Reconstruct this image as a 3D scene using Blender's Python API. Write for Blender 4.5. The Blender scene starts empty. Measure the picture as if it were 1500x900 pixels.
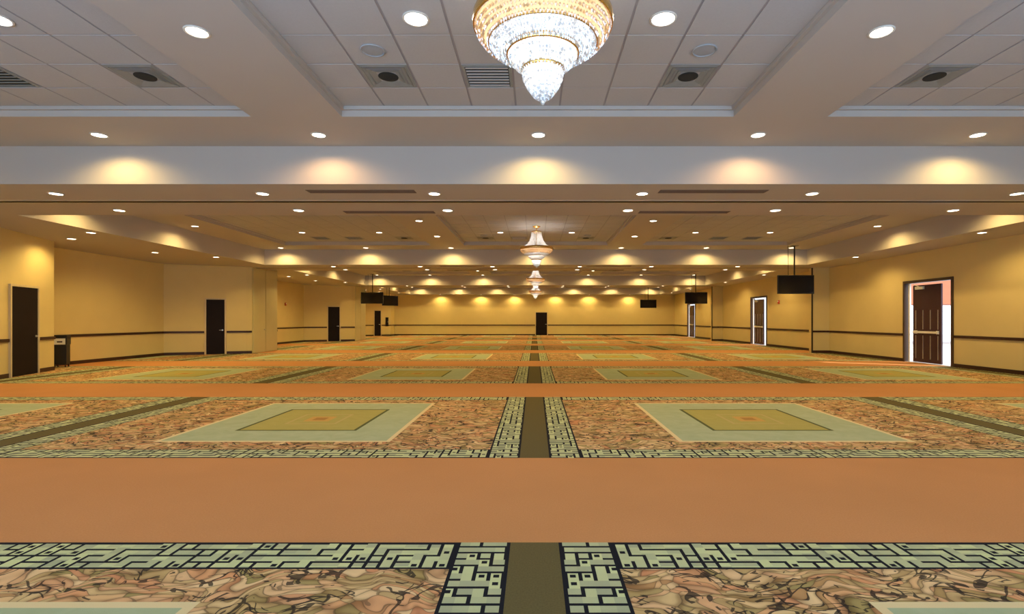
import bpy, bmesh, math, random
from mathutils import Vector, Matrix
random.seed(7)
S = bpy.context.scene
COL = S.collection
PI = math.pi

# ------------------------------------------------------------------ camera
EYE = 1.45
cd = bpy.data.cameras.new('camera'); cam = bpy.data.objects.new('camera', cd); COL.objects.link(cam)
cd.sensor_width = 36; cd.lens = 18; cd.shift_x = -33/1500; cd.shift_y = 18/1500
cd.clip_start = 0.05; cd.clip_end = 300
cam.location = (0, 0, EYE); cam.rotation_euler = (PI/2, 0, 0)
S.camera = cam
# ------------------------------------------------------------------ world, exposure
w = bpy.data.worlds.new('sky'); S.world = w; w.use_nodes = True
w.node_tree.nodes['Background'].inputs[0].default_value = (0.80, 0.90, 1.0, 1)
w.node_tree.nodes['Background'].inputs[1].default_value = 1.9
S.view_settings.view_transform = 'Standard'; S.view_settings.look = 'None'
S.view_settings.gamma = 1; S.view_settings.use_curve_mapping = False
S.view_settings.exposure = 0.22
SPOT_W = 46.0            # each recessed downlight
CHAN_W = 12.0            # each chandelier
FILL_W = 1000.0            # cool fill light added behind the camera
WARM = (1.0, 0.68, 0.23)
# unseen upward fill, added to cool the tone of the nearest bay
def area(name, loc, rot, sx, sy, power, col):
    l = bpy.data.lights.new(name, 'AREA'); l.shape = 'RECTANGLE'; l.size = sx; l.size_y = sy
    l.energy = power; l.color = col
    o = bpy.data.objects.new(name, l); o.location = loc; o.rotation_euler = rot; COL.objects.link(o); return o
area('daylight_behind_camera', (0, -1.9, 0.7), (PI/2+1.35, 0, 0), 20, 1.6, FILL_W, (0.38, 0.63, 1.0))

# ------------------------------------------------------------------ dimensions
PITCH = 12.45
BEAM = [8.4, 20.85, 33.3, 45.4]          # front face of each cross beam
BACK = 46.4; FRONT = -3.0
HS = EYE + 2.84                          # raised soffit
HB = EYE + 2.22                          # beam and bulkhead underside
HT = EYE + 2.97                          # tile plane in the trays
XL, XR = -11.0, 11.1                     # bulkhead inner faces
WR = 12.7                                # right wall
BAY = ['nearest', 'second', 'third', 'farthest']
ORD = ['first', 'second', 'third', 'fourth', 'fifth', 'sixth', 'seventh']

# ------------------------------------------------------------------ node helpers
class NT:
    def __init__(s, name):
        s.m = bpy.data.materials.new(name); s.m.use_nodes = True
        s.t = s.m.node_tree; s.n = s.t.nodes; s.l = s.t.links
        s.b = s.n['Principled BSDF']; s.out = s.n['Material Output']
    def link(s, a, b): s.l.new(a, b)
    def setin(s, sock, v):
        if isinstance(v, bpy.types.NodeSocket): s.l.new(v, sock)
        else: sock.default_value = v
    def math(s, op, a, b=0.0, c=0.0):
        n = s.n.new('ShaderNodeMath'); n.operation = op
        s.setin(n.inputs[0], a); s.setin(n.inputs[1], b); s.setin(n.inputs[2], c)
        return n.outputs[0]
    def mix(s, f, a, b):
        n = s.n.new('ShaderNodeMix'); n.data_type = 'RGBA'
        s.setin(n.inputs[0], f)
        for k, v in ((6, a), (7, b)):
            s.setin(n.inputs[k], v if isinstance(v, bpy.types.NodeSocket) else (*v, 1))
        return n.outputs[2]
    def pos(s):
        return s.n.new('ShaderNodeNewGeometry').outputs['Position']
    def noise(s, vec, scale, detail=2, dist=0.0, out=0):
        n = s.n.new('ShaderNodeTexNoise'); n.inputs['Scale'].default_value = scale
        n.inputs['Detail'].default_value = detail; n.inputs['Distortion'].default_value = dist
        if vec is not None: s.l.new(vec, n.inputs['Vector'])
        return n.outputs[out]
    def ramp(s, f, stops):
        n = s.n.new('ShaderNodeValToRGB'); e = n.color_ramp.elements
        while len(e) < len(stops): e.new(0.5)
        for el, (p, c) in zip(e, stops): el.position = p; el.color = (*c, 1)
        s.l.new(f, n.inputs[0]); return n.outputs[0]
    def bump(s, h, strength, dist=0.01):
        n = s.n.new('ShaderNodeBump'); n.inputs['Strength'].default_value = strength; n.inputs['Distance'].default_value = dist
        s.l.new(h, n.inputs['Height']); s.l.new(n.outputs[0], s.b.inputs['Normal'])

def srgb(r, g, b):
    f = lambda c: (c/255/12.92) if c/255 <= 0.04045 else ((c/255+0.055)/1.055)**2.4
    return (f(r), f(g), f(b))

def paint(name, col, rough=0.6, var=0.06, scale=3.0, metal=0.0, bump=0.0, spec=0.4):
    k = NT(name); p = k.pos(); n = k.noise(p, scale, 3)
    a = tuple(c*(1-var) for c in col); b = tuple(min(1, c*(1+var)) for c in col)
    k.link(k.mix(n, a, b), k.b.inputs['Base Color'])
    k.b.inputs['Roughness'].default_value = rough; k.b.inputs['Metallic'].default_value = metal
    k.b.inputs['Specular IOR Level'].default_value = spec
    if bump: k.bump(k.noise(p, 60, 3), bump, 0.004)
    return k.m

def emit(name, col, strength):
    k = NT(name); k.b.inputs['Base Color'].default_value = (0.8, 0.8, 0.8, 1)
    k.b.inputs['Emission Color'].default_value = (*col, 1); k.b.inputs['Emission Strength'].default_value = strength
    try: k.m.cycles.emission_sampling = 'NONE'
    except Exception: pass
    return k.m

M = {}
M['wall'] = paint('wall_vinyl', (0.70, 0.575, 0.275), 0.7, 0.05, 1.6, bump=0.15)
M['ceil'] = paint('ceiling_paint', (0.49, 0.455, 0.425), 0.85, 0.03, 1.2, bump=0.1)
M['tile'] = paint('ceiling_tile_fibre', (0.47, 0.47, 0.48), 0.95, 0.05, 40, bump=0.3)
M['grid'] = paint('ceiling_grid_metal', (0.30, 0.29, 0.31), 0.5, 0.03)
M['crosstee'] = paint('cross_tee_paint', (0.42, 0.42, 0.43), 0.6, 0.03)
M['trimwood'] = paint('dark_stained_wood', (0.045, 0.016, 0.010), 0.45, 0.3, 8)
M['door'] = paint('dark_door_laminate', (0.010, 0.006, 0.008), 0.6, 0.3, 4, spec=0.15)
M['frame'] = paint('cream_door_frame', (0.62, 0.52, 0.34), 0.5, 0.04)
M['darkframe'] = paint('bronze_door_frame', (0.06, 0.035, 0.025), 0.4, 0.1)
M['pocket'] = paint('pocket_door_paint', (0.55, 0.50, 0.28), 0.6, 0.04)
M['track'] = paint('partition_track_metal', (0.02, 0.016, 0.014), 0.5, 0.1)
M['alu'] = paint('pale_aluminium', (0.6, 0.58, 0.55), 0.35, 0.04, metal=0.3)
M['slot'] = paint('slot_black', (0.16, 0.11, 0.08), 0.6, 0.1)
M['vent'] = paint('diffuser_grey', (0.27, 0.29, 0.28), 0.5, 0.12, 9)
M['ventdark'] = paint('diffuser_throat', (0.02, 0.025, 0.025), 0.8, 0.2)
M['speaker'] = paint('speaker_grille', (0.36, 0.39, 0.43), 0.6, 0.05, 30)
M['ring'] = paint('downlight_trim', (0.75, 0.72, 0.66), 0.4, 0.03)
M['lens'] = emit('downlight_lens', (1.0, 0.87, 0.66), 9)
M['lenscool'] = emit('tray_downlight_lens', (0.92, 0.97, 1.0), 9)
M['gold'] = paint('polished_gold', (0.80, 0.50, 0.16), 0.25, 0.08, 6, metal=0.9)
M['bulb'] = emit('chandelier_bulb', (1.0, 0.93, 0.82), 4)
M['tvcase'] = paint('black_plastic', (0.012, 0.012, 0.013), 0.4, 0.1)
M['screen'] = paint('switched_off_screen', (0.004, 0.005, 0.010), 0.12, 0.1)
M['steel'] = paint('steel', (0.6, 0.6, 0.62), 0.3, 0.05, metal=0.8)
M['white'] = paint('white_plastic', (0.78, 0.78, 0.74), 0.4, 0.04)
M['red'] = paint('red_plastic', (0.55, 0.06, 0.03), 0.4, 0.05)
M['brownleaf'] = paint('maroon_door_face', (0.050, 0.022, 0.035), 0.25, 0.2, 3)
M['concrete'] = paint('sunlit_concrete', (0.62, 0.60, 0.58), 0.8, 0.08, 2)
M['stucco'] = paint('peach_stucco', (0.50, 0.17, 0.09), 0.8, 0.08, 4)
def crystal(name, c):
    k = NT(name); k.n.remove(k.b)
    tr = k.n.new('ShaderNodeBsdfTranslucent'); tr.inputs[0].default_value = (*c, 1)
    df = k.n.new('ShaderNodeBsdfDiffuse'); df.inputs[0].default_value = (*c, 1)
    gl = k.n.new('ShaderNodeBsdfGlossy'); gl.inputs[0].default_value = (1, 1, 1, 1); gl.inputs['Roughness'].default_value = 0.15
    m1 = k.n.new('ShaderNodeMixShader'); m1.inputs[0].default_value = 0.35
    k.link(tr.outputs[0], m1.inputs[1]); k.link(df.outputs[0], m1.inputs[2])
    m2 = k.n.new('ShaderNodeMixShader'); m2.inputs[0].default_value = 0.25
    k.link(m1.outputs[0], m2.inputs[1]); k.link(gl.outputs[0], m2.inputs[2])
    k.link(m2.outputs[0], k.out.inputs[0]); return k.m
M['crystal'] = crystal('cut_crystal', (0.93, 0.95, 0.97))
M['crystalgold'] = crystal('champagne_crystal', (0.90, 0.68, 0.40))

def carpet():
    k = NT('patterned_broadloom_carpet'); p = k.pos()
    sx = k.n.new('ShaderNodeSeparateXYZ'); k.link(p, sx.inputs[0]); u, v = sx.outputs[0], sx.outputs[1]
    m = k.math; MO = 6.225; PL = 4.20; PS = 5.35
    fmod = lambda a, b: m('FLOORED_MODULO', a, b)
    t = fmod(m('SUBTRACT', v, PS), MO)
    s = m('ABSOLUTE', m('SUBTRACT', fmod(m('ADD', u, MO/2), MO), MO/2))
    lt = lambda a, b: m('LESS_THAN', a, b); gt = lambda a, b: m('GREATER_THAN', a, b)
    AND = lambda a, b: m('MULTIPLY', a, b); OR = lambda a, b: m('MAXIMUM', a, b)
    e = m('MINIMUM', t, m('SUBTRACT', PL, t))               # distance from the panel's edge
    panel = gt(e, 0.0)
    # --- colours
    n1 = k.noise(p, 7, 4); n2 = k.noise(p, 90, 2); n3 = k.noise(p, 1.1, 3)
    orange = k.mix(n2, srgb(192, 132, 82), srgb(216, 160, 106))
    orange = k.mix(m('MULTIPLY', n3, 0.55), orange, srgb(178, 126, 78))
    olive = k.mix(n2, srgb(88, 80, 48), srgb(112, 102, 66))
    # --- scrolling leaf field
    wv = k.n.new('ShaderNodeVectorMath'); wv.operation = 'MULTIPLY_ADD'
    k.link(k.noise(p, 2.6, 2, 1.0, 1), wv.inputs[0]); wv.inputs[1].default_value = (0.55, 0.55, 0.0); k.link(p, wv.inputs[2])
    wp = wv.outputs[0]
    def wave(vec, scale, dist, rot):
        mp = k.n.new('ShaderNodeMapping'); mp.inputs['Rotation'].default_value = (0, 0, rot); k.link(vec, mp.inputs[0])
        n = k.n.new('ShaderNodeTexWave'); n.inputs['Scale'].default_value = scale; n.inputs['Distortion'].default_value = dist
        n.inputs['Detail'].default_value = 1.0; n.inputs['Detail Scale'].default_value = 0.9; k.link(mp.outputs[0], n.inputs['Vector'])
        return n.outputs['Fac']
    # leaves: long warped cells, each with its own tint, a shaded side and a dark outline
    def cells(rot, sx_, sy_, amp, sc):
        wq = k.n.new('ShaderNodeVectorMath'); wq.operation = 'MULTIPLY_ADD'
        k.link(k.noise(p, sc, 1, 0.6, 1), wq.inputs[0]); wq.inputs[1].default_value = (amp, amp, 0); k.link(p, wq.inputs[2])
        mp = k.n.new('ShaderNodeMapping'); mp.inputs['Rotation'].default_value = (0, 0, rot); mp.inputs['Scale'].default_value = (sx_, sy_, 0)
        k.link(wq.outputs[0], mp.inputs[0]); res = []
        for ft_ in ('DISTANCE_TO_EDGE', 'F1'):
            vn = k.n.new('ShaderNodeTexVoronoi'); vn.voronoi_dimensions = '2D'; vn.feature = ft_; vn.inputs['Scale'].default_value = 1.0
            k.link(mp.outputs[0], vn.inputs['Vector']); res.append(vn)
        return res[0].outputs['Distance'], res[1].outputs['Distance'], res[1].outputs['Color']
    ea, da, ca = cells(0.7, 7.5, 19.0, 0.60, 2.6); eb, db, cb = cells(-0.8, 5.0, 13.0, 0.75, 2.1)
    sa = k.n.new('ShaderNodeSeparateColor'); k.link(ca, sa.inputs[0])
    hue = k.ramp(sa.outputs[0], [(0.0, srgb(186, 158, 108)), (0.22, srgb(222, 196, 144)), (0.40, srgb(214, 158, 112)), (0.58, srgb(228, 204, 156)), (0.74, srgb(204, 146, 104)), (0.88, srgb(158, 146, 92)), (1.0, srgb(196, 168, 116))])
    shade = k.ramp(da, [(0.0, (1.05, 1.03, 0.98)), (0.35, (0.95, 0.92, 0.88)), (0.65, (0.66, 0.60, 0.54)), (1.0, (0.45, 0.40, 0.36))])
    mu = k.n.new('ShaderNodeMix'); mu.data_type = 'RGBA'; mu.blend_type = 'MULTIPLY'; mu.inputs[0].default_value = 1.0
    k.link(hue, mu.inputs[6]); k.link(shade, mu.inputs[7]); leaf = mu.outputs[2]
    leaf = k.mix(m('MULTIPLY', lt(ea, 0.05), 0.55), leaf, srgb(92, 74, 54))
    f2 = k.noise(p, 5.0, 1.0, 1.0)
    leaf = k.mix(m('MULTIPLY', AND(lt(eb, 0.07), gt(f2, 0.50)), 0.85), leaf, srgb(42, 36, 34))
    leaf = k.mix(m('MULTIPLY', AND(lt(ea, 0.085), gt(f2, 0.60)), 0.8), leaf, srgb(46, 40, 36))
    # --- medallion
    a = m('ABSOLUTE', m('SUBTRACT', s, MO/2)); b = m('ABSOLUTE', m('SUBTRACT', t, PL/2)); mm = m('MAXIMUM', a, b)
    pale = k.mix(k.noise(p, 5, 3, 1.0), srgb(158, 172, 132), srgb(184, 194, 160))
    inner = k.mix(n1, srgb(164, 158, 88), srgb(180, 172, 104))
    med = k.mix(lt(mm, 1.345), srgb(222, 206, 158), pale)
    med = k.mix(lt(mm, 0.79), med, srgb(92, 98, 58))
    med = k.mix(lt(mm, 0.745), med, inner)
    med = k.mix(lt(mm, 0.36), med, srgb(184, 170, 110))
    med = k.mix(lt(mm, 0.32), med, inner)
    med = k.mix(lt(mm, 0.18), med, srgb(196, 160, 90))
    med = k.mix(lt(mm, 0.09), med, srgb(170, 130, 70))
    field = k.mix(lt(mm, 1.40), leaf, med)
    # --- fret (key) bands, mirrored about the strips
    C = 0.0825
    def fret(x0, y0, seed):
        cs = m('DIVIDE', x0, C); ct = m('DIVIDE', y0, C)
        fs = m('FRACT', cs); ft = m('FRACT', ct)
        wn = k.n.new('ShaderNodeTexWhiteNoise'); wn.noise_dimensions = '3D'
        cx = k.n.new('ShaderNodeCombineXYZ'); k.link(m('FLOOR', cs), cx.inputs[0]); k.link(m('FLOOR', ct), cx.inputs[1]); cx.inputs[2].default_value = seed
        k.link(cx.outputs[0], wn.inputs['Vector']); h = wn.outputs['Value']
        la = AND(lt(fs, 0.27), gt(h, 0.46)); lb = AND(lt(ft, 0.27), lt(h, 0.62))
        corner = AND(lt(fs, 0.27), lt(ft, 0.27))
        dot = AND(gt(h, 0.86), lt(m('MAXIMUM', m('ABSOLUTE', m('SUBTRACT', fs, 0.62)), m('ABSOLUTE', m('SUBTRACT', ft, 0.62))), 0.20))
        return OR(OR(OR(la, lb), corner), dot), h
    key1, h1 = fret(m('SUBTRACT', s, 0.165), t, 3.3)
    key2, h2 = fret(s, m('SUBTRACT', e, 0.01), 8.7)
    keypale = k.mix(h1, srgb(168, 174, 140), srgb(204, 212, 158)); keydark = srgb(26, 28, 36)
    front = k.mix(OR(key2, OR(lt(e, 0.018), AND(gt(e, 0.335), lt(e, 0.355)))), keypale, keydark)
    side = k.mix(OR(key1, OR(lt(s, 0.178), gt(s, 0.475))), keypale, keydark)
    c = k.mix(lt(e, 0.355), field, front)
    c = k.mix(lt(s, 0.495), c, side)
    c = k.mix(lt(s, 0.155), c, olive)
    c = k.mix(panel, orange, c)
    hs = k.n.new('ShaderNodeHueSaturation'); hs.inputs['Saturation'].default_value = 1.0; hs.inputs['Value'].default_value = 1.02
    k.link(c, hs.inputs['Color']); k.link(hs.outputs[0], k.b.inputs['Base Color'])
    k.b.inputs['Roughness'].default_value = 0.95; k.b.inputs['Specular IOR Level'].default_value = 0.15
    k.bump(k.noise(p, 220, 2), 0.35, 0.006)
    return k.m
M['carpet'] = carpet()

# ------------------------------------------------------------------ object helpers
def box(bm, x0, x1, y0, y1, z0, z1):
    v = [bm.verts.new(c) for c in ((x0,y0,z0),(x1,y0,z0),(x1,y1,z0),(x0,y1,z0),(x0,y0,z1),(x1,y0,z1),(x1,y1,z1),(x0,y1,z1))]
    for f in ((3,2,1,0),(4,5,6,7),(0,1,5,4),(1,2,6,5),(2,3,7,6),(3,0,4,7)): bm.faces.new([v[i] for i in f])
def lathe(bm, prof, n=32, c=(0,0,0)):
    rows = []
    for r, z in prof:
        if r < 1e-6: rows.append([bm.verts.new((c[0], c[1], c[2]+z))])
        else: rows.append([bm.verts.new((c[0]+r*math.cos(2*PI*i/n), c[1]+r*math.sin(2*PI*i/n), c[2]+z)) for i in range(n)])
    for a, b in zip(rows, rows[1:]):
        for i in range(n):
            j = (i+1) % n
            q = [a[i % len(a)], a[j % len(a)], b[j % len(b)], b[i % len(b)]]
            u = []
            for x in q:
                if x not in u: u.append(x)
            if len(u) >= 3:
                try: bm.faces.new(u)
                except ValueError: pass
def tube(bm, a, b, r, n=8):
    a = Vector(a); b = Vector(b); d = b-a; q = d.to_track_quat('Z', 'Y').to_matrix()
    ra = []; rb = []
    for i in range(n):
        o = q @ Vector((r*math.cos(2*PI*i/n), r*math.sin(2*PI*i/n), 0))
        ra.append(bm.verts.new(a+o)); rb.append(bm.verts.new(b+o))
    for i in range(n): bm.faces.new((ra[i], ra[(i+1)%n], rb[(i+1)%n], rb[i]))
    bm.faces.new(ra[::-1]); bm.faces.new(rb)
def torus(bm, R, r, z, n=48, k=8, sz=1.0, c=(0,0)):
    lathe(bm, [(R+r*math.cos(2*PI*j/k), z+r*sz*math.sin(2*PI*j/k)) for j in range(k)]+[(R+r, z)], n, (c[0],c[1],0))
    bmesh.ops.remove_doubles(bm, verts=bm.verts, dist=1e-5)
def obj(name, bm, mat, parent=None, smooth=False, bevel=0):
    bmesh.ops.recalc_face_normals(bm, faces=bm.faces)
    me = bpy.data.meshes.new(name); bm.to_mesh(me); bm.free()
    me.materials.append(mat)
    if smooth:
        for p in me.polygons: p.use_smooth = True
    o = bpy.data.objects.new(name, me); COL.objects.link(o)
    if parent: o.parent = parent
    if bevel:
        b = o.modifiers.new('bevel', 'BEVEL'); b.width = bevel; b.segments = 2; b.limit_method = 'ANGLE'
    return o
def bx(name, mat, parent, *boxes, bevel=0):
    bm = bmesh.new()
    for b in boxes: box(bm, *b)
    return obj(name, bm, mat, parent, bevel=bevel)
def thing(name, label, cat, loc, rz=0, group=None):
    o = bpy.data.objects.new(name, None); o.empty_display_size = 0.1; COL.objects.link(o)
    o.location = loc; o.rotation_euler = (0, 0, rz); o['label'] = label; o['category'] = cat
    if group: o['group'] = group
    return o
def struct(o, label=None, cat=None):
    o['kind'] = 'structure'
    if label: o['label'] = label
    if cat: o['category'] = cat
    return o
def dup(root, loc, rz=None, label=None, group=None):
    r = root.copy(); COL.objects.link(r); r.location = loc
    if rz is not None: r.rotation_euler = (0, 0, rz)
    if label: r['label'] = label
    if group: r['group'] = group
    for ch in list(root.children):
        c = ch.copy(); COL.objects.link(c); c.parent = r
        for g in ch.children:
            d = g.copy(); COL.objects.link(d); d.parent = c
    return r

# ------------------------------------------------------------------ floor
struct(bx('floor', M['carpet'], None, (-15.1, 12.9, FRONT-0.1, BACK+0.1, -0.1, 0)), 'orange carpet with olive strips, fret bands and pale square medallions', 'floor')

# ------------------------------------------------------------------ left wall (zigzag alcoves)
PL = [(-12.6, FRONT), (-12.6, 11.5), (-13.7, 14.6), (-14.85, 14.6), (-14.85, 20.5), (-12.2, 21.7)]
for k in (1, 2):
    d = PITCH*k
    PL += [(-12.0, 9.30+d), (-12.0, 11.42+d), (-12.6, 11.5+d), (-13.7, 14.6+d), (-14.85, 14.6+d)]
    if k == 1: PL += [(-14.85, 20.5+d), (-12.2, 21.7+d)]
PL += [(-14.85, 44.0), (-12.7, 45.2), (-12.7, BACK)]
def wallstrip(bm, pts, z0, z1, t0, t1):
    """prisms along a polyline; t measured to the room side (right of travel is +X side)."""
    for a, b in zip(pts, pts[1:]):
        a = Vector((*a, 0)); b = Vector((*b, 0)); d = (b-a).normalized(); n = Vector((d.y, -d.x, 0))
        v = []
        for z in (z0, z1):
            for q, t in ((a, t0), (b, t0), (b, t1), (a, t1)):
                w_ = q+n*t; v.append(bm.verts.new((w_.x, w_.y, z)))
        for f in ((3,2,1,0),(4,5,6,7),(0,1,5,4),(1,2,6,5),(2,3,7,6),(3,0,4,7)): bm.faces.new([v[i] for i in f])
bm = bmesh.new(); wallstrip(bm, PL, 0, HB, -0.14, 0)
struct(obj('wall_left', bm, M['wall']), 'yellow vinyl wall with stepped alcoves on the left', 'wall')

def clipseg(a, b, cuts):
    """return sub segments of a-b leaving out (t0,t1) metres intervals"""
    a = Vector(a); b = Vector(b); L = (b-a).length; d = (b-a)/L; out = []; p = 0
    for c0, c1 in sorted(cuts):
        if c0 > p+0.02: out.append((tuple(a+d*p), tuple(a+d*c0)))
        p = max(p, c1)
    if p < L-0.02: out.append((tuple(a+d*p), tuple(b)))
    return out
door_cuts = {}          # polyline segment index -> list of (t0, t1)
def seg_t(i, Z):        # distance along segment i at a depth
    a, b = PL[i], PL[i+1]; L = math.dist(a, b); return (Z-a[1])/(b[1]-a[1])*L
def find(a): return min(range(len(PL)), key=lambda i: math.dist(PL[i], a))
DOORS_L = []            # (segment, t0, t1, height)
i = find((-12.6, 11.5)); DOORS_L.append((i, seg_t(i, 12.71), seg_t(i, 13.78), 2.28, 'dark door with steel lever at the left edge, nearest on the left wall'))
i = find((-14.85, 20.5)); DOORS_L.append((i, seg_t(i, 21.10), seg_t(i, 21.37), 2.27, 'dark door between the long left alcove and the pale pocket doors'))
i = find((-14.85, 32.95)); DOORS_L.append((i, seg_t(i, 33.55), seg_t(i, 33.84), 2.27, 'narrow dark door at the third bay of the left wall'))
i = find((-14.85, 44.0)); DOORS_L.append((i, seg_t(i, 44.52), seg_t(i, 44.78), 2.20, 'farthest dark maroon door near the left end of the room'))
for i, t0, t1, h, lab in DOORS_L: door_cuts.setdefault(i, []).append((t0-0.07, t1+0.07))
POCKET = [find((-12.0, 21.75)), find((-12.0, 34.2))]
for i in POCKET: door_cuts.setdefault(i, []).append((0.0, 2.12))
rail = []
for i in range(len(PL)-1): rail += clipseg(PL[i], PL[i+1], door_cuts.get(i, []))
def strips(name, segs, z0, z1, t, mat, label):
    bm = bmesh.new()
    for a, b in segs: wallstrip(bm, [a, b], z0, z1, 0.0, t)
    o = struct(obj(name, bm, mat), label, 'trim'); return o
strips('trim_1', rail, 0.885, 0.965, 0.035, M['trimwood'], 'dark wooden chair rail along the left wall')
strips('baseboard_left', rail, 0, 0.11, 0.02, M['trimwood'], 'dark baseboard along the left wall')
nd = 0
def closed_door(frame_pts, h, label, leafmat, framemat, hinge=0):
    """frame_pts = (a, b) on the wall line"""
    global nd; nd += 1
    a, b = Vector((*frame_pts[0], 0)), Vector((*frame_pts[1], 0)); W = (b-a).length; d = (b-a).normalized()
    root = bpy.data.objects.new('door_%d' % nd, None); COL.objects.link(root); root.empty_display_size = 0.1
    root.location = a; root.rotation_euler = (0, 0, math.atan2(d.y, d.x)); struct(root, label, 'door')
    f = 0.055      # local x along the wall, -y to the room
    bx('door_frame', framemat, root, (-f, 0, -0.05, 0, 0, h+f), (W, W+f, -0.05, 0, 0, h+f), (0, W, -0.05, 0, h, h+f))
    lf = bx('door_leaf', leafmat, root, (0.004, W-0.004, -0.03, -0.002, 0.008, h-0.004))
    xk = W-0.08 if hinge == 0 else 0.08
    bm = bmesh.new(); tube(bm, (xk, -0.03, 1.0), (xk, -0.085, 1.0), 0.016); tube(bm, (xk, -0.08, 1.0), (xk+(-0.11 if hinge == 0 else 0.11), -0.08, 1.0), 0.011)
    tube(bm, (xk, -0.03, 1.0), (xk, -0.038, 1.0), 0.03, 14)
    obj('door_handle', bm, M['steel'], lf)
    return root
for i, t0, t1, h, lab in DOORS_L:
    a = Vector(PL[i]); b = Vector(PL[i+1]); d = (b-a).normalized()
    closed_door((tuple(a+d*t0), tuple(a+d*t1)), h, lab, M['door'], M['frame'])
# pocket doors that hide the folded partition
for q, i in enumerate(POCKET):
    nd += 1
    a = PL[i]
    root = bpy.data.objects.new('door_%d' % nd, None); COL.objects.link(root); root.location = (a[0], a[1], 0)
    struct(root, ['pale partition pocket doors beside the long left alcove', 'pale partition pocket doors at the third bay on the left'][q], 'door')
    for j in range(2):
        p = bx('door_panel', M['pocket'], root, (0.004, 0.034, 0.03+j*1.03, 0.03+j*1.03+1.0, 0.02, HB-0.03), bevel=0.004)
        if j == 0:
            bx('seam', M['track'], root, (0.002, 0.02, 1.03, 1.06, 0.02, HB-0.03))
            bm = bmesh.new(); tube(bm, (0.034, 0.93, 1.0), (0.075, 0.93, 1.0), 0.02, 10); lathe(bm, [(0, 0), (0.035, 0.0), (0.035, 0.006), (0, 0.006)], 12, (0.07, 0.93, 0.997))
            obj('door_handle', bm, M['steel'], p)

# ------------------------------------------------------------------ right wall with three openings
RD = [(15.56+PITCH*k, 17.57+PITCH*k) for k in range(3)]; RH = 2.70
bm = bmesh.new(); p = FRONT
for a, b in RD:
    box(bm, WR, WR+0.18, p, a, 0, HB); box(bm, WR, WR+0.18, a, b, RH, HB); p = b
box(bm, WR, WR+0.18, p, BACK, 0, HB)
for c in (9.6, 22.05, 34.5): box(bm, 11.98, WR, c, c+0.3, 0, HB)
struct(obj('wall_right', bm, M['wall']), 'yellow vinyl wall with three open doorways on the right', 'wall')
segs = []; p = BACK
cuts = []
for c in (9.6, 22.05, 34.5): cuts.append((c, c+0.3))
for a, b in RD: cuts.append((a-0.08, b+0.08))
p = FRONT
for c0, c1 in sorted(cuts): segs.append(((WR, c0), (WR, p))); p = c1
segs.append(((WR, BACK), (WR, p)))
for c in (9.6, 22.05, 34.5): segs.append(((WR, c), (11.98, c)))
# travel towards -Y so that the room side is -X
def strips_r(name, z0, z1, t, label):
    bm = bmesh.new()
    for a, b in segs: wallstrip(bm, [a, b], z0, z1, 0.0, t) if a[0] == b[0] else wallstrip(bm, [b, a], z0, z1, 0.0, t)
    struct(obj(name, bm, M['trimwood']), label, 'trim')
strips_r('trim_2', 0.885, 0.965, 0.035, 'dark wooden chair rail along the right wall')
strips_r('baseboard_right', 0, 0.11, 0.02, 'dark baseboard along the right wall')
for q, c in enumerate((9.6, 22.05, 34.5)):
    struct(bx('trim_%d' % (3+q), M['track'], None, (11.945, 11.98, c-0.025, c+0.05, 0, HB)), 'dark partition jamb post on the %s right pier' % ORD[q], 'jamb')

for k, (a, b) in enumerate(RD):
    nd += 1
    root = bpy.data.objects.new('door_%d' % nd, None); COL.objects.link(root); root.location = (WR, a, 0)
    struct(root, ['open maroon exit door with white push bar, nearest on the right', 'open exit door beyond the right hanging television',
                  'farthest open exit door on the right wall'][k], 'door')
    W = b-a; H = RH
    bx('door_frame', M['darkframe'], root, (-0.03, 0.20, -0.05, 0.03, 0, H+0.05), (-0.03, 0.20, W-0.03, W+0.05, 0, H+0.05), (-0.03, 0.20, 0.03, W-0.03, H-0.04, H+0.05))
    # far sidelight post with strike hardware and threshold
    bx('door_threshold', M['alu'], root, (-0.02, 0.25, 0.03, W-0.03, 0, 0.018))
    bm = bmesh.new(); box(bm, 0.05, 0.10, W-0.17, W-0.11, 0.018, H-0.04)
    po = obj('sidelight_post', bm, M['white'], root)
    # the leaf, stands a little ajar outward
    y0, y1 = 0.50, W-0.31
    lf = bx('door_leaf', M['brownleaf'], root, (0.06, 0.105, y0, y1, 0.03, 2.58))
    for j in range(4):      # added pale strips imitating vertical reflections on the leaf
        yy = y0+0.13+j*(y1-y0-0.26)/3
        bx('door_moulding', M['steel'] , lf, (0.052, 0.06, yy-0.012, yy+0.012, 0.15, 0.92), (0.052, 0.06, yy-0.012, yy+0.012, 1.12, 1.75))
    bm = bmesh.new(); box(bm, 0.0, 0.045, y0+0.08, y1-0.06, 0.99, 1.06); box(bm, 0.045, 0.06, y0+0.08, y0+0.2, 0.97, 1.08); box(bm, 0.045, 0.06, y1-0.2, y1-0.06, 0.97, 1.08)
    obj('push_bar', bm, M['white'], lf, bevel=0.006)
    bm = bmesh.new(); box(bm, 0.0, 0.06, y1-0.5, y1-0.16, 2.44, 2.53); tube(bm, (0.03, y1-0.3, 2.53), (0.05, y1-0.05, 2.62), 0.012)
    obj('door_closer', bm, M['white'], lf)

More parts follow.
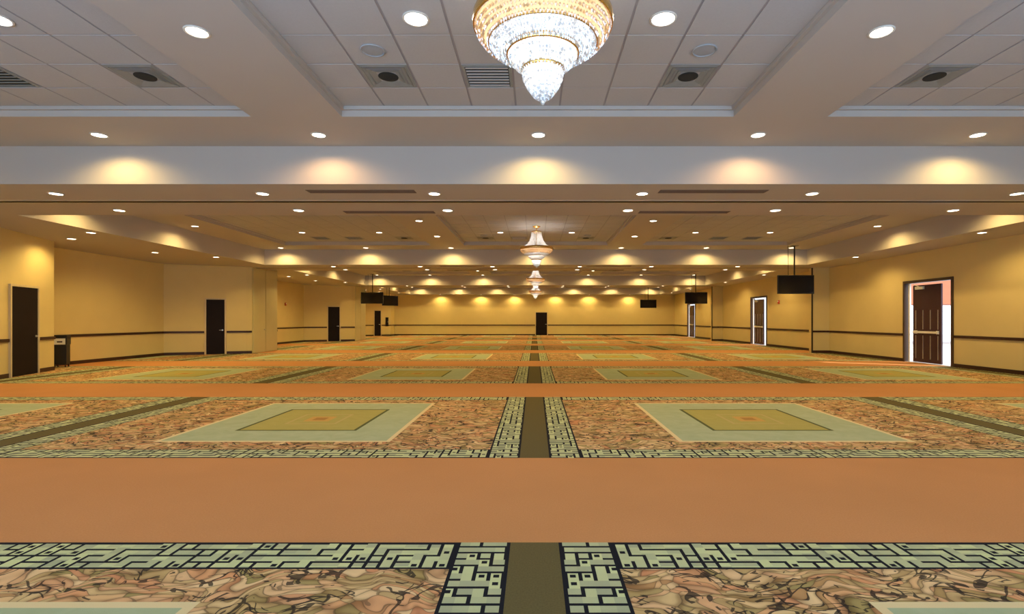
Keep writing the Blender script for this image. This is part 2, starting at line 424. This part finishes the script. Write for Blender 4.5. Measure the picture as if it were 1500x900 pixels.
# outside the right doors
struct(bx('ground', M['concrete'], None, (12.9, 40, 5, 70, -0.12, -0.02)), 'pale concrete walk outside the right doors', 'ground')
o = thing('canopy', 'peach stucco entrance canopy seen through the nearest right doorway', 'canopy', (25.0, 31.0, -0.02))
bx('fascia', M['stucco'], o, (-4.5, 5, -1.5, 1.5, 2.35, 5.2))
for x in (-4.0, 4.0):
    bx('pillar', M['stucco'], o, (x-0.25, x+0.25, 0.5, 1.0, 0, 2.35)); bx('pillar_base', M['concrete'], o, (x-0.35, x+0.35, 0.4, 1.1, 0, 0.6))
sl = bpy.data.lights.new('sun', 'SUN'); sl.energy = 4.0; sl.angle = 0.01; sl.color = (1, 0.96, 0.9)
so = bpy.data.objects.new('sun', sl); so.rotation_euler = (math.radians(20), math.radians(50), 0); so.location = (25, 10, 20); COL.objects.link(so)

# ------------------------------------------------------------------ far wall and wall behind the camera
struct(bx('wall_back', M['wall'], None, (-12.84, WR+0.18, BACK, BACK+0.15, 0, HB)), 'far yellow wall across the room', 'wall')
bk = [((-12.7, BACK), (0.12-0.06, BACK)), ((1.14+0.06, BACK), (WR, BACK))]
strips('trim_6', bk, 0.885, 0.965, 0.035, M['trimwood'], 'dark wooden chair rail across the far wall')
strips('baseboard_back', bk, 0, 0.11, 0.02, M['trimwood'], 'dark baseboard across the far wall')
closed_door(((0.12, BACK), (1.14, BACK)), 2.07, 'dark door in the middle of the far wall', M['door'], M['frame'])
# wall behind the camera; its glazed opening is added to admit cool light
struct(bx('wall_front', M['wall'], None, (-12.74, -7.0, FRONT-0.15, FRONT, 0, HB), (7.0, WR+0.18, FRONT-0.15, FRONT, 0, HB), (-7.0, 7.0, FRONT-0.15, FRONT, 0, 0.4), (-7.0, 7.0, FRONT-0.15, FRONT, 2.5, HB)))
wf = bmesh.new()
for j in range(8): box(wf, -7.0+j*1.985, -6.895+j*1.985, FRONT-0.12, FRONT-0.03, 0.4, 2.5)
struct(obj('window_1', wf, M['alu']))

# ------------------------------------------------------------------ ceiling
TR = [(-9.55, -3.97), (-2.70, 2.79), (4.10, 9.68)]         # tray edges in X
def tiles_x(j): return [-9.94+0.61*i for i in range(10)] if False else None
TILE = 0.61
cbm = bmesh.new(); gridbm = bmesh.new(); crossbm = bmesh.new(); lipbm = bmesh.new(); backbm = bmesh.new()
near_tiles = []; far_tiles = [bmesh.new() for _ in range(4)]
for k, F in enumerate(BEAM):
    R0 = (F-9.95) if k < 3 else BEAM[2]+2.5               # start of the raised part
    if k == 0: R0 = FRONT
    T1 = F-1.23; T0 = T1-12*TILE if k else T1-14*TILE
    if k == 0: T0 = max(T0, FRONT+0.2)
    # slabs at soffit level round the trays
    box(cbm, XL, XR, R0, T0, HS, HS+0.30); box(cbm, XL, XR, T1, F, HS, HS+0.30)
    xs = [XL]+[x for tr in TR for x in tr]+[XR]
    for j in range(0, len(xs), 2): box(cbm, xs[j], xs[j+1], T0, T1, HS, HS+0.30)
    for j, (x0, x1) in enumerate(TR):
        box(backbm, x0, x1, T0, T1, HT+0.03, HT+0.05)
        # moulding inside the lip
        m_ = 0.045
        box(lipbm, x0, x0+m_, T0, T1, HT-0.045, HT+0.02); box(lipbm, x1-m_, x1, T0, T1, HT-0.045, HT+0.02)
        box(lipbm, x0+m_, x1-m_, T0, T0+m_, HT-0.045, HT+0.02); box(lipbm, x0+m_, x1-m_, T1-m_, T1, HT-0.045, HT+0.02)
        # grid lines
        base = [-5.06, -2.09, 4.58][j]
        gx = sorted(base+TILE*i for i in range(-12, 12) if x0 < base+TILE*i < x1)
        gx = [g for g in gx if x0+m_+0.01 < g < x1-m_-0.01]
        nz = int(round((T1-T0)/TILE)); gz = [T1-TILE*i for i in range(1, nz) if T1-TILE*i > T0+0.1]
        for g in gx: box(gridbm, g-0.012, g+0.012, T0, T1, HT+0.004, HT+0.02)
        for g in gz: box(crossbm, x0, x1, g-0.012, g+0.012, HT+0.0045, HT+0.0195)
        ex = [x0+m_-0.01]+gx+[x1-m_+0.01]; ez = [T1-m_+0.01]+gz+[T0+m_-0.01]
        for a, b in zip(ex, ex[1:]):
            for c, d in zip(ez, ez[1:]):
                if b-a < 0.05: continue
                t_ = (a+0.013, b-0.013, d+0.013, c-0.013, HT+random.uniform(-0.001, 0.002), HT+0.028)
                if k == 0 and d > 3.8 and a > -7.0 and b < 7.2: near_tiles.append(t_)
                else: box(far_tiles[k], *t_)
ceiling = struct(obj('ceiling', cbm, M['ceil']), 'white plaster ceiling with recessed tile trays', 'ceiling')
obj('tray_moulding', lipbm, M['ceil'], ceiling)
obj('ceiling_grid', gridbm, M['grid'], ceiling); obj('cross_tees', crossbm, M['crosstee'], ceiling)
obj('tray_backing', backbm, M['ceil'], ceiling)
cache = {}
for t_ in near_tiles:
    w_, d_ = round(t_[1]-t_[0], 3), round(t_[3]-t_[2], 3)
    if (w_, d_) not in cache:
        bm = bmesh.new(); box(bm, -w_/2, w_/2, -d_/2, d_/2, 0, 0.022)
        me = bpy.data.meshes.new('ceiling_tile'); bmesh.ops.recalc_face_normals(bm, faces=bm.faces); bm.to_mesh(me); bm.free(); me.materials.append(M['tile']); cache[(w_, d_)] = me
    o = bpy.data.objects.new('ceiling_tile', cache[(w_, d_)]); COL.objects.link(o); o.parent = ceiling
    o.location = ((t_[0]+t_[1])/2, (t_[2]+t_[3])/2, t_[4])
for fb in far_tiles:
    o = obj('ceiling_tiles', fb, M['tile'], ceiling); o['kind'] = 'stuff'
# beams and bulkheads
HBT = HS+0.30
for k, F in enumerate(BEAM):
    B1 = F+2.5 if k < 3 else BACK
    b = struct(bx('ceiling_beam', M['ceil'], None, (-15.0, WR+0.18, F, B1, HB, HBT)), 'boxed cross beam closing the %s bay' % BAY[k], 'beam')
    if k < 3:
        bx('partition_track', M['track'], b, (-12.0, 11.95, F+1.19, F+1.31, HB-0.012, HB+0.004))
        bx('track_flange', M['alu'], b, (-12.0, 11.95, F+1.31, F+1.37, HB-0.010, HB+0.004), (-12.0, 11.95, F+1.13, F+1.19, HB-0.006, HB+0.004))
    R0 = FRONT if k == 0 else BEAM[k-1]+2.5
    struct(bx('ceiling_bulkhead', M['ceil'], None, (-15.0, XL, R0, F, HB, HBT)), 'lowered bulkhead along the left side of the %s bay' % BAY[k], 'bulkhead')
    struct(bx('ceiling_bulkhead', M['ceil'], None, (XR, WR+0.18, R0, F, HB, HBT)), 'lowered bulkhead along the right side of the %s bay' % BAY[k], 'bulkhead')
struct(bx('roof', M['ceil'], None, (-15.2, WR+0.2, FRONT-0.2, BACK+0.2, HBT, HBT+0.1)))

# ------------------------------------------------------------------ recessed downlights
def make_downlight(lensmat, power, col, R=0.10, spread=146):
    t = thing('recessed_downlight', '', 'downlight', (0, 0, 0))
    bm = bmesh.new(); lathe(bm, [(R, 0), (R+0.018, 0), (R+0.016, -0.008), (R, -0.012), (R-0.006, -0.006), (R-0.006, 0)], 28); obj('trim_ring', bm, M['ring'], t, True)
    bm = bmesh.new(); lathe(bm, [(0, -0.0075), (R*0.6, -0.0065), (R-0.006, -0.003)], 28); obj('lens', bm, lensmat, t, True)
    l = bpy.data.lights.new('downlight_lamp', 'SPOT'); l.energy = power; l.color = col
    l.spot_size = math.radians(spread); l.spot_blend = 0.6; l.shadow_soft_size = 0.05
    o = bpy.data.objects.new('downlight_lamp', l); COL.objects.link(o); o.parent = t; o.location = (0, 0, -0.02)
    return t
proto = {'warm': make_downlight(M['lens'], SPOT_W*0.62, WARM), 'cool': make_downlight(M['lenscool'], SPOT_W*0.8, (0.9, 0.92, 1.0), 0.115)}
proto['warmfar'] = make_downlight(M['lens'], SPOT_W*1.35, WARM)
proto['facefar'] = make_downlight(M['lens'], SPOT_W*2.6, WARM, spread=158)
proto['face'] = make_downlight(M['lens'], SPOT_W*1.9, WARM, spread=158)
proto['facepink'] = make_downlight(M['lens'], SPOT_W*1.6, (1.0, 0.58, 0.24), spread=158)
usedp = dict.fromkeys(proto, False)
def light(kind, x, y, z, label, group):
    if y > 9.8 and kind in ('warm', 'face'): kind += 'far'
    if not usedp[kind]:
        usedp[kind] = True; t = proto[kind]; t.location = (x, y, z); t['label'] = label; t['group'] = group; return t
    return dup(proto[kind], (x, y, z), None, label, group)
for k, F in enumerate(BEAM):
    bay = BAY[k]
    n = range(-3, 4)
    for q, i in enumerate(n):
        light('facepink' if k == 0 and abs(i) == 1 else 'face', 0.06+3.38*i, F-0.52, HS-0.001, '%s downlight from left in the row before the %s cross beam' % (ORD[q], bay), 'downlights before the cross beams')
    for q, zo in enumerate((3.35, 6.1)):
        if k == 0 and q == 1: zo = 6.1
        for s_, x in (('left', -3.33), ('right', 3.42)):
            light('warm', x, F-zo, HS-0.001, '%s downlight on the soffit %s of the central tray, %s bay' % (['farther', 'nearer'][q], s_, bay), 'downlights between the ceiling trays')
    for s_, x in (('left', -10.1), ('right', 10.2)):
        for q, zo in enumerate((5.25, 8.75) if k else (5.25,)):
            light('face', x-0.25 if x < 0 else x+0.25, F-zo, HS-0.001, '%s downlight on the outer %s soffit, %s bay' % (['farther', 'nearer'][q], s_, bay), 'downlights on the outer soffits')
    for q, x in enumerate((-7.95, -5.31, -1.17, 1.27, 5.5, 8.05)):
        light('cool' if k == 0 else 'warm', x, F-3.35, HT-0.003, '%s larger tray downlight from left, on the tiles of the %s bay' % (ORD[q], bay), 'downlights in the tiled trays')
    BX = (-8.45, -4.80, -1.77, 1.90, 4.90, 8.52)
    if k < 3:
        for r, zo in ((0, 0.64), (1, 2.02)):
            for q, x in enumerate(BX):
                light('warm', x, F+zo, HB-0.001, '%s downlight from left, %s row under the %s cross beam' % (ORD[q], ['near', 'far'][r], bay), 'downlights under the cross beams')
    else:
        for q, x in enumerate(BX):
            light('face', x, F+0.5, HB-0.001, '%s downlight from left washing the far wall' % ORD[q], 'downlights washing the far wall')
    for q, zo in enumerate((7.75, 2.6)):
        for s_, x in (('left', -11.35), ('right', 11.45)):
            light('face', x, F-zo, HB-0.001, '%s downlight under the %s side bulkhead, %s bay' % (['nearer', 'farther'][q], s_, bay), 'downlights under the side bulkheads')
    if k:
        for q, zo in enumerate((6.75, 3.85)):
            light('face', -12.75 if q == 0 else -12.6, F-zo, HB-0.001, '%s downlight over the left alcove, %s bay' % (['nearer', 'farther'][q], bay), 'downlights over the left alcoves')

# ------------------------------------------------------------------ ceiling diffusers, speakers, slots
def make_diffuser(kind):
    t = thing('ceiling_diffuser', '', 'vent', (0, 0, 0))
    h = 0.29
    def ringbox(bm, a, b, z0, z1):      # square ring sloping between half sizes a>b
        v = [bm.verts.new((sx*a, sy*a, z0)) for sx, sy in ((-1,-1),(1,-1),(1,1),(-1,1))]+[bm.verts.new((sx*b, sy*b, z1)) for sx, sy in ((-1,-1),(1,-1),(1,1),(-1,1))]
        for i in range(4): bm.faces.new((v[i], v[(i+1)%4], v[4+(i+1)%4], v[4+i]))
    if kind == 'square':
        bm = bmesh.new(); ringbox(bm, h, h-0.035, 0, -0.008); ringbox(bm, h-0.035, h-0.045, -0.008, 0.0); obj('frame', bm, M['vent'], t)
        for a in (0.235, 0.185, 0.145):
            bm = bmesh.new(); ringbox(bm, a+0.012, a-0.028, -0.010, -0.002); obj('louver', bm, M['vent'], t)
        bm = bmesh.new(); lathe(bm, [(0, -0.011), (0.09, -0.011), (0.12, -0.006), (0.12, -0.002)], 24); obj('throat', bm, M['ventdark'], t)
    else:
        fm, sm = (M['ventdark'], M['vent']) if kind == 'dark' else (M['tile'], M['vent'])
        bm = bmesh.new(); ringbox(bm, h, h-0.03, 0, -0.010); ringbox(bm, h-0.03, h-0.035, -0.010, 0.0); obj('frame', bm, M['vent'], t)
        bm = bmesh.new(); box(bm, -h+0.035, h-0.035, -h+0.035, h-0.035, -0.003, 0.0); obj('throat', bm, M['ventdark'], t)
        for i in range(7):
            bm = bmesh.new(); y = -0.22+i*0.073; box(bm, -0.25, 0.25, y-(0.008 if kind == 'dark' else 0.015), y+(0.008 if kind == 'dark' else 0.015), -0.010, -0.004); obj('slat', bm, sm if kind == 'dark' else M['tile'], t)
    return t
DP = {kd: make_diffuser(kd) for kd in ('square', 'dark', 'pale')}; du = {}
def diffuser(kd, x, y, label, grp):
    z = HT-0.003
    if kd not in du: du[kd] = 1; DP[kd].location = (x, y, z); DP[kd]['label'] = label; DP[kd]['group'] = grp; return
    dup(DP[kd], (x, y, z), None, label, grp)
spk = thing('ceiling_speaker', '', 'speaker', (0, 0, 0))
bm = bmesh.new(); torus(bm, 0.125, 0.010, -0.004, 32, 6); obj('bezel', bm, M['speaker'], spk, True)
bm = bmesh.new(); lathe(bm, [(0, -0.010), (0.06, -0.009), (0.12, -0.003)], 32); obj('grille', bm, M['speaker'], spk, True)
su = False
for k, F in enumerate(BEAM):
    y = F-1.23-1.5*TILE; bay = BAY[k]
    for kd, x, d in (('dark', -7.805, 'outermost slatted vent in the left tray'), ('dark', -6.585, 'black slatted vent in the left tray'), ('square', -4.755, 'grey square diffuser in the left tray'),
                     ('square', -1.785, 'grey square diffuser left of the central tray'), ('pale', -0.565, 'pale slatted return vent beside the chandelier'),
                     ('square', 1.875, 'grey square diffuser right of the central tray'), ('square', 4.885, 'grey square diffuser in the right tray'),
                     ('dark', 6.715, 'slatted vent in the right tray'), ('dark', 7.935, 'outermost slatted vent in the right tray')):
        diffuser(kd, x, y, d+', %s bay' % bay, 'ceiling vents in the trays')
    for s_, x in (('left', -1.785), ('right', 1.875)):
        lab = 'round grey ceiling speaker on the %s of the central tray, %s bay' % (s_, bay)
        if not su: su = True; spk.location = (x, y-TILE, HT-0.002); spk['label'] = lab; spk['group'] = 'round ceiling speakers'
        else: dup(spk, (x, y-TILE, HT-0.002), None, lab, 'round ceiling speakers')
sd = thing('slot_diffuser', '', 'vent', (0, 0, 0))
bx('frame', M['slot'], sd, (-0.93, 0.93, -0.105, -0.095, -0.006, 0), (-0.93, 0.93, 0.095, 0.105, -0.006, 0), (-0.93, -0.92, -0.095, 0.095, -0.006, 0), (0.92, 0.93, -0.095, 0.095, -0.006, 0))
bx('slot', M['slot'], sd, (-0.92, 0.92, -0.095, 0.095, -0.002, 0))
for yy in (-0.047, 0.0, 0.047): bx('vane', M['slot'], sd, (-0.92, 0.92, yy-0.006, yy+0.006, -0.006, -0.002))
su = False
for k in range(3):
    for r, zo in (('near', 0.48), ('far', 2.2)):
        for s_, x in (('left', -3.0), ('right', 3.09)):
            lab = 'dark linear slot vent, %s side of the %s edge under the %s cross beam' % (s_, r, BAY[k])
            if not su: su = True; sd.location = (x, BEAM[k]+zo, HB-0.001); sd['label'] = lab; sd['group'] = 'slot vents under the cross beams'
            else: dup(sd, (x, BEAM[k]+zo, HB-0.001), None, lab, 'slot vents under the cross beams')

# ------------------------------------------------------------------ chandeliers (local z measured from the tile plane)
def bead(bm, p, s, el=1.5):
    a = random.uniform(0, PI); x, y, z = p
    e = [bm.verts.new((x+s*math.cos(a+i*PI/2), y+s*math.sin(a+i*PI/2), z)) for i in range(4)]
    t = bm.verts.new((x, y, z+s*el)); b = bm.verts.new((x, y, z-s*el))
    for i in range(4): bm.faces.new((e[i], e[(i+1)%4], t)); bm.faces.new((e[(i+1)%4], e[i], b))
def curtain(bm, prof, n, size, step):
    pts = []
    for (r0, z0), (r1, z1) in zip(prof, prof[1:]):
        L = math.hypot(r1-r0, z1-z0); c = max(1, int(L/step))
        pts += [(r0+(r1-r0)*i/c, z0+(z1-z0)*i/c) for i in range(c)]
    pts.append(prof[-1])
    for i in range(n):
        a = 2*PI*i/n
        for j, (r, z) in enumerate(pts): bead(bm, (r*math.cos(a), r*math.sin(a), z), size*random.uniform(0.85, 1.15))
def make_chandelier():
    t = thing('chandelier', '', 'chandelier', (0, 0, 0))
    z = lambda h: h-2.97
    bm = bmesh.new(); lathe(bm, [(0, -0.06), (0.05, -0.055), (0.12, -0.02), (0.13, 0), (0, 0)], 32); obj('canopy', bm, M['gold'], t, True)
    bm = bmesh.new(); tube(bm, (0, 0, -0.05), (0, 0, z(1.80)), 0.012, 10); obj('stem', bm, M['gold'], t)
    def ring(name, R, r, h, sz, n=56):
        bm = bmesh.new(); torus(bm, R, r, z(h), n, 8, sz); return obj(name, bm, M['gold'], t, True)
    ring('crown_ring', 0.15, 0.012, 2.79, 1.8); ring('main_ring', 0.522, 0.012, 2.255, 3.6); ring('middle_ring', 0.270, 0.012, 2.035, 2.2); ring('lower_ring', 0.155, 0.010, 1.905, 2.2)
    bm = bmesh.new()
    for i in range(8):
        a = 2*PI*i/8; tube(bm, (0.01*math.cos(a), 0.01*math.sin(a), z(2.32)), (0.51*math.cos(a), 0.51*math.sin(a), z(2.27)), 0.007, 6)
        tube(bm, (0.01*math.cos(a), 0.01*math.sin(a), z(2.07)), (0.27*math.cos(a), 0.27*math.sin(a), z(2.055)), 0.006, 6)
    obj('arms', bm, M['gold'], t)
    bm = bmesh.new()
    curtain(bm, [(0.155, z(2.78)), (0.17, z(2.65)), (0.22, z(2.50)), (0.31, z(2.38)), (0.44, z(2.30)), (0.51, z(2.275))], 44, 0.011, 0.026)
    o = obj('upper_crystal_strands', bm, M['crystal'], t); o['kind'] = 'stuff'
    bm = bmesh.new()
    curtain(bm, [(0.515, z(2.225)), (0.50, z(2.185)), (0.455, z(2.13)), (0.42, z(2.105))], 104, 0.0130, 0.024)
    o = obj('outer_bowl_strands', bm, M['crystalgold'], t); o['kind'] = 'stuff'
    bm = bmesh.new()
    curtain(bm, [(0.40, z(2.092)), (0.36, z(2.062)), (0.28, z(2.03))], 90, 0.0125, 0.024)
    o = obj('inner_bowl_strands', bm, M['crystal'], t); o['kind'] = 'stuff'
    for nm, mt, pr in (('outer_bowl_lining', 'crystalgold', [(0.505, z(2.225)), (0.49, z(2.19)), (0.445, z(2.14)), (0.405, z(2.11))]),
                       ('inner_bowl_lining', 'crystal', [(0.40, z(2.107)), (0.36, z(2.077)), (0.275, z(2.045))]),
                       ('middle_tier_lining', 'crystal', [(0.252, z(2.02)), (0.236, z(1.99)), (0.20, z(1.955)), (0.155, z(1.925))]),
                       ('lower_tier_lining', 'crystal', [(0.140, z(1.89)), (0.130, z(1.83)), (0.10, z(1.775)), (0.055, z(1.715)), (0.02, z(1.69))])):
        bm = bmesh.new(); lathe(bm, pr, 64); obj(nm, bm, M[mt], t, True)
    bm = bmesh.new(); torus(bm, 0.411, 0.008, z(2.098), 56, 6); obj('bowl_hoop', bm, M['gold'], t, True)
    bm = bmesh.new()
    curtain(bm, [(0.262, z(2.02)), (0.248, z(1.985)), (0.21, z(1.945)), (0.16, z(1.915))], 60, 0.0135, 0.026)
    o = obj('middle_crystal_strands', bm, M['crystal'], t); o['kind'] = 'stuff'
    bm = bmesh.new()
    curtain(bm, [(0.155, z(1.89)), (0.145, z(1.83)), (0.115, z(1.77)), (0.07, z(1.71)), (0.025, z(1.68))], 38, 0.0125, 0.024)
    o = obj('lower_crystal_strands', bm, M['crystal'], t); o['kind'] = 'stuff'
    bm = bmesh.new(); lathe(bm, [(0, -0.035), (0.012, -0.025), (0.022, 0), (0.016, 0.02), (0, 0.03)], 16, (0, 0, z(1.665))); obj('finial', bm, M['crystal'], t, True)
    for i in range(12):
        R, h = (0.34, 2.20) if i < 8 else (0.12, 1.98)
        a = 2*PI*i/(8 if i < 8 else 4)+0.2
        bm = bmesh.new(); lathe(bm, [(0, -0.025), (0.014, -0.018), (0.019, 0), (0.012, 0.025), (0, 0.035)], 10, (R*math.cos(a), R*math.sin(a), z(h))); obj('bulb', bm, M['bulb'], t, True)
    for nm, h, pw, rad in (('chandelier_lamp', 2.19, CHAN_W, 0.12), ('chandelier_lamp', 1.97, CHAN_W*0.35, 0.06), ('chandelier_lamp', 1.82, CHAN_W*0.2, 0.04), ('chandelier_lamp', 2.55, CHAN_W*0.3, 0.05)):
        l = bpy.data.lights.new(nm, 'POINT'); l.energy = pw; l.color = (0.98, 0.96, 0.92); l.shadow_soft_size = rad
        o = bpy.data.objects.new(nm, l); COL.objects.link(o); o.parent = t; o.location = (0, 0, z(h))
    return t
ch = make_chandelier()
CL = ['large gold rimmed crystal chandelier hanging nearest the camera', 'crystal chandelier in the second bay, next beyond the nearest one',
      'small looking crystal chandelier in the third bay', 'farthest crystal chandelier before the end wall']
for k in range(4):
    loc = (0.063, 3.9+PITCH*k, HT-0.001)
    if k == 0: ch.location = loc; ch['label'] = CL[0]; ch['group'] = 'crystal chandeliers along the centre line'
    else: dup(ch, loc, 0.3*k, CL[k])

# ------------------------------------------------------------------ televisions
def make_tv():
    t = thing('television', '', 'television', (0, 0, 0))     # local origin where the pole meets the ceiling
    z = lambda h: h-2.84
    bx('casing', M['tvcase'], t, (-0.70, 0.70, -0.03, 0.05, z(0.98), z(1.70)), bevel=0.012)
    bx('screen', M['screen'], t, (-0.675, 0.675, -0.034, -0.029, z(1.01), z(1.675)))
    bm = bmesh.new(); tube(bm, (0, 0.10, z(1.45)), (0, 0.10, -0.01), 0.028, 10); obj('pole', bm, M['tvcase'], t)
    bx('bracket', M['tvcase'], t, (-0.2, 0.2, 0.05, 0.075, z(1.15), z(1.55)), (-0.05, 0.05, 0.075, 0.13, z(1.2), z(1.5)))
    bm = bmesh.new(); tube(bm, (-0.27, 0.04, z(1.69)), (-0.27, 0.06, -0.002), 0.010, 6); obj('cable', bm, M['tvcase'], t)
    bx('ceiling_plate', M['tvcase'], t, (-0.12, 0.12, 0.0, 0.2, -0.012, 0))
    return t
tv = make_tv()
TV = [(10.05, 19.7, 0.0, 'nearest hanging television, black screen off, before the right pier'),
      (10.15, 32.15, 0.0, 'television on the right in the third bay, above an exit door'),
      (9.85, 44.3, 0.0, 'farthest television on the right, near the end wall'),
      (-10.2, 32.15, 0.0, 'hanging television on the left of the third bay'),
      (-10.4, 36.9, 0.97, 'turned hanging television farther back on the left')]
for q, (x, y, rz, lab) in enumerate(TV):
    if q == 0: tv.location = (x, y, HS-0.001); tv['label'] = lab; tv['group'] = 'ceiling hung televisions'
    else: dup(tv, (x, y, HS-0.001), rz, lab)

# ------------------------------------------------------------------ waste bin, alarms, wall box
tb = thing('waste_bin', 'black square waste bin with a pale flap beside the left alcove corner', 'bin', (-14.36, 15.55, 0), 0.45)
tb.scale = (0.78, 0.78, 1.0)
bx('body', M['tvcase'], tb, (-0.2, 0.2, -0.2, 0.2, 0.09, 0.68), bevel=0.015)
bx('hood', M['tvcase'], tb, (-0.215, 0.215, -0.215, 0.215, 0.88, 0.97), (-0.215, -0.17, -0.215, 0.215, 0.68, 0.88), (0.17, 0.215, -0.215, 0.215, 0.68, 0.88), (-0.17, 0.17, 0.1, 0.215, 0.68, 0.88), bevel=0.01)
fl = bx('flap', M['white'], tb, (-0.168, 0.168, -0.205, -0.185, 0.69, 0.872))
bx('emblem', M['tvcase'], fl, (-0.08, 0.08, -0.209, -0.205, 0.75, 0.79))
for sx in (-0.16, 0.16):
    for sy in (-0.16, 0.16): bx('leg', M['trimwood'], tb, (sx-0.02, sx+0.02, sy-0.02, sy+0.02, 0.0, 0.09))
def alarm(x, y, z, rz, label):
    t = thing('fire_alarm', label, 'fire alarm', (x, y, z), rz)
    bx('housing', M['red'], t, (-0.07, 0.07, -0.045, 0, -0.09, 0.09), bevel=0.006); bx('strobe', M['white'], t, (-0.035, 0.035, -0.065, -0.045, 0.0, 0.06))
alarm(WR-0.001, 26.6, 2.35, -PI/2, 'red fire alarm strobe on the right wall under the nearest television')
alarm(-14.849, 30.5, 2.35, PI/2, 'red fire alarm strobe on the left alcove wall of the third bay')
t = thing('wall_phone', 'small dark wall cabinet beside the farthest left door', 'cabinet', (-12.99, 45.035, 1.2), math.atan2(1.2, 2.15))
bx('body', M['door'], t, (-0.12, 0.12, -0.10, 0, -0.35, 0.42), bevel=0.01); bx('handle', M['steel'], t, (0.07, 0.085, -0.115, -0.10, -0.05, 0.1))
t.name = 'wall_cabinet'
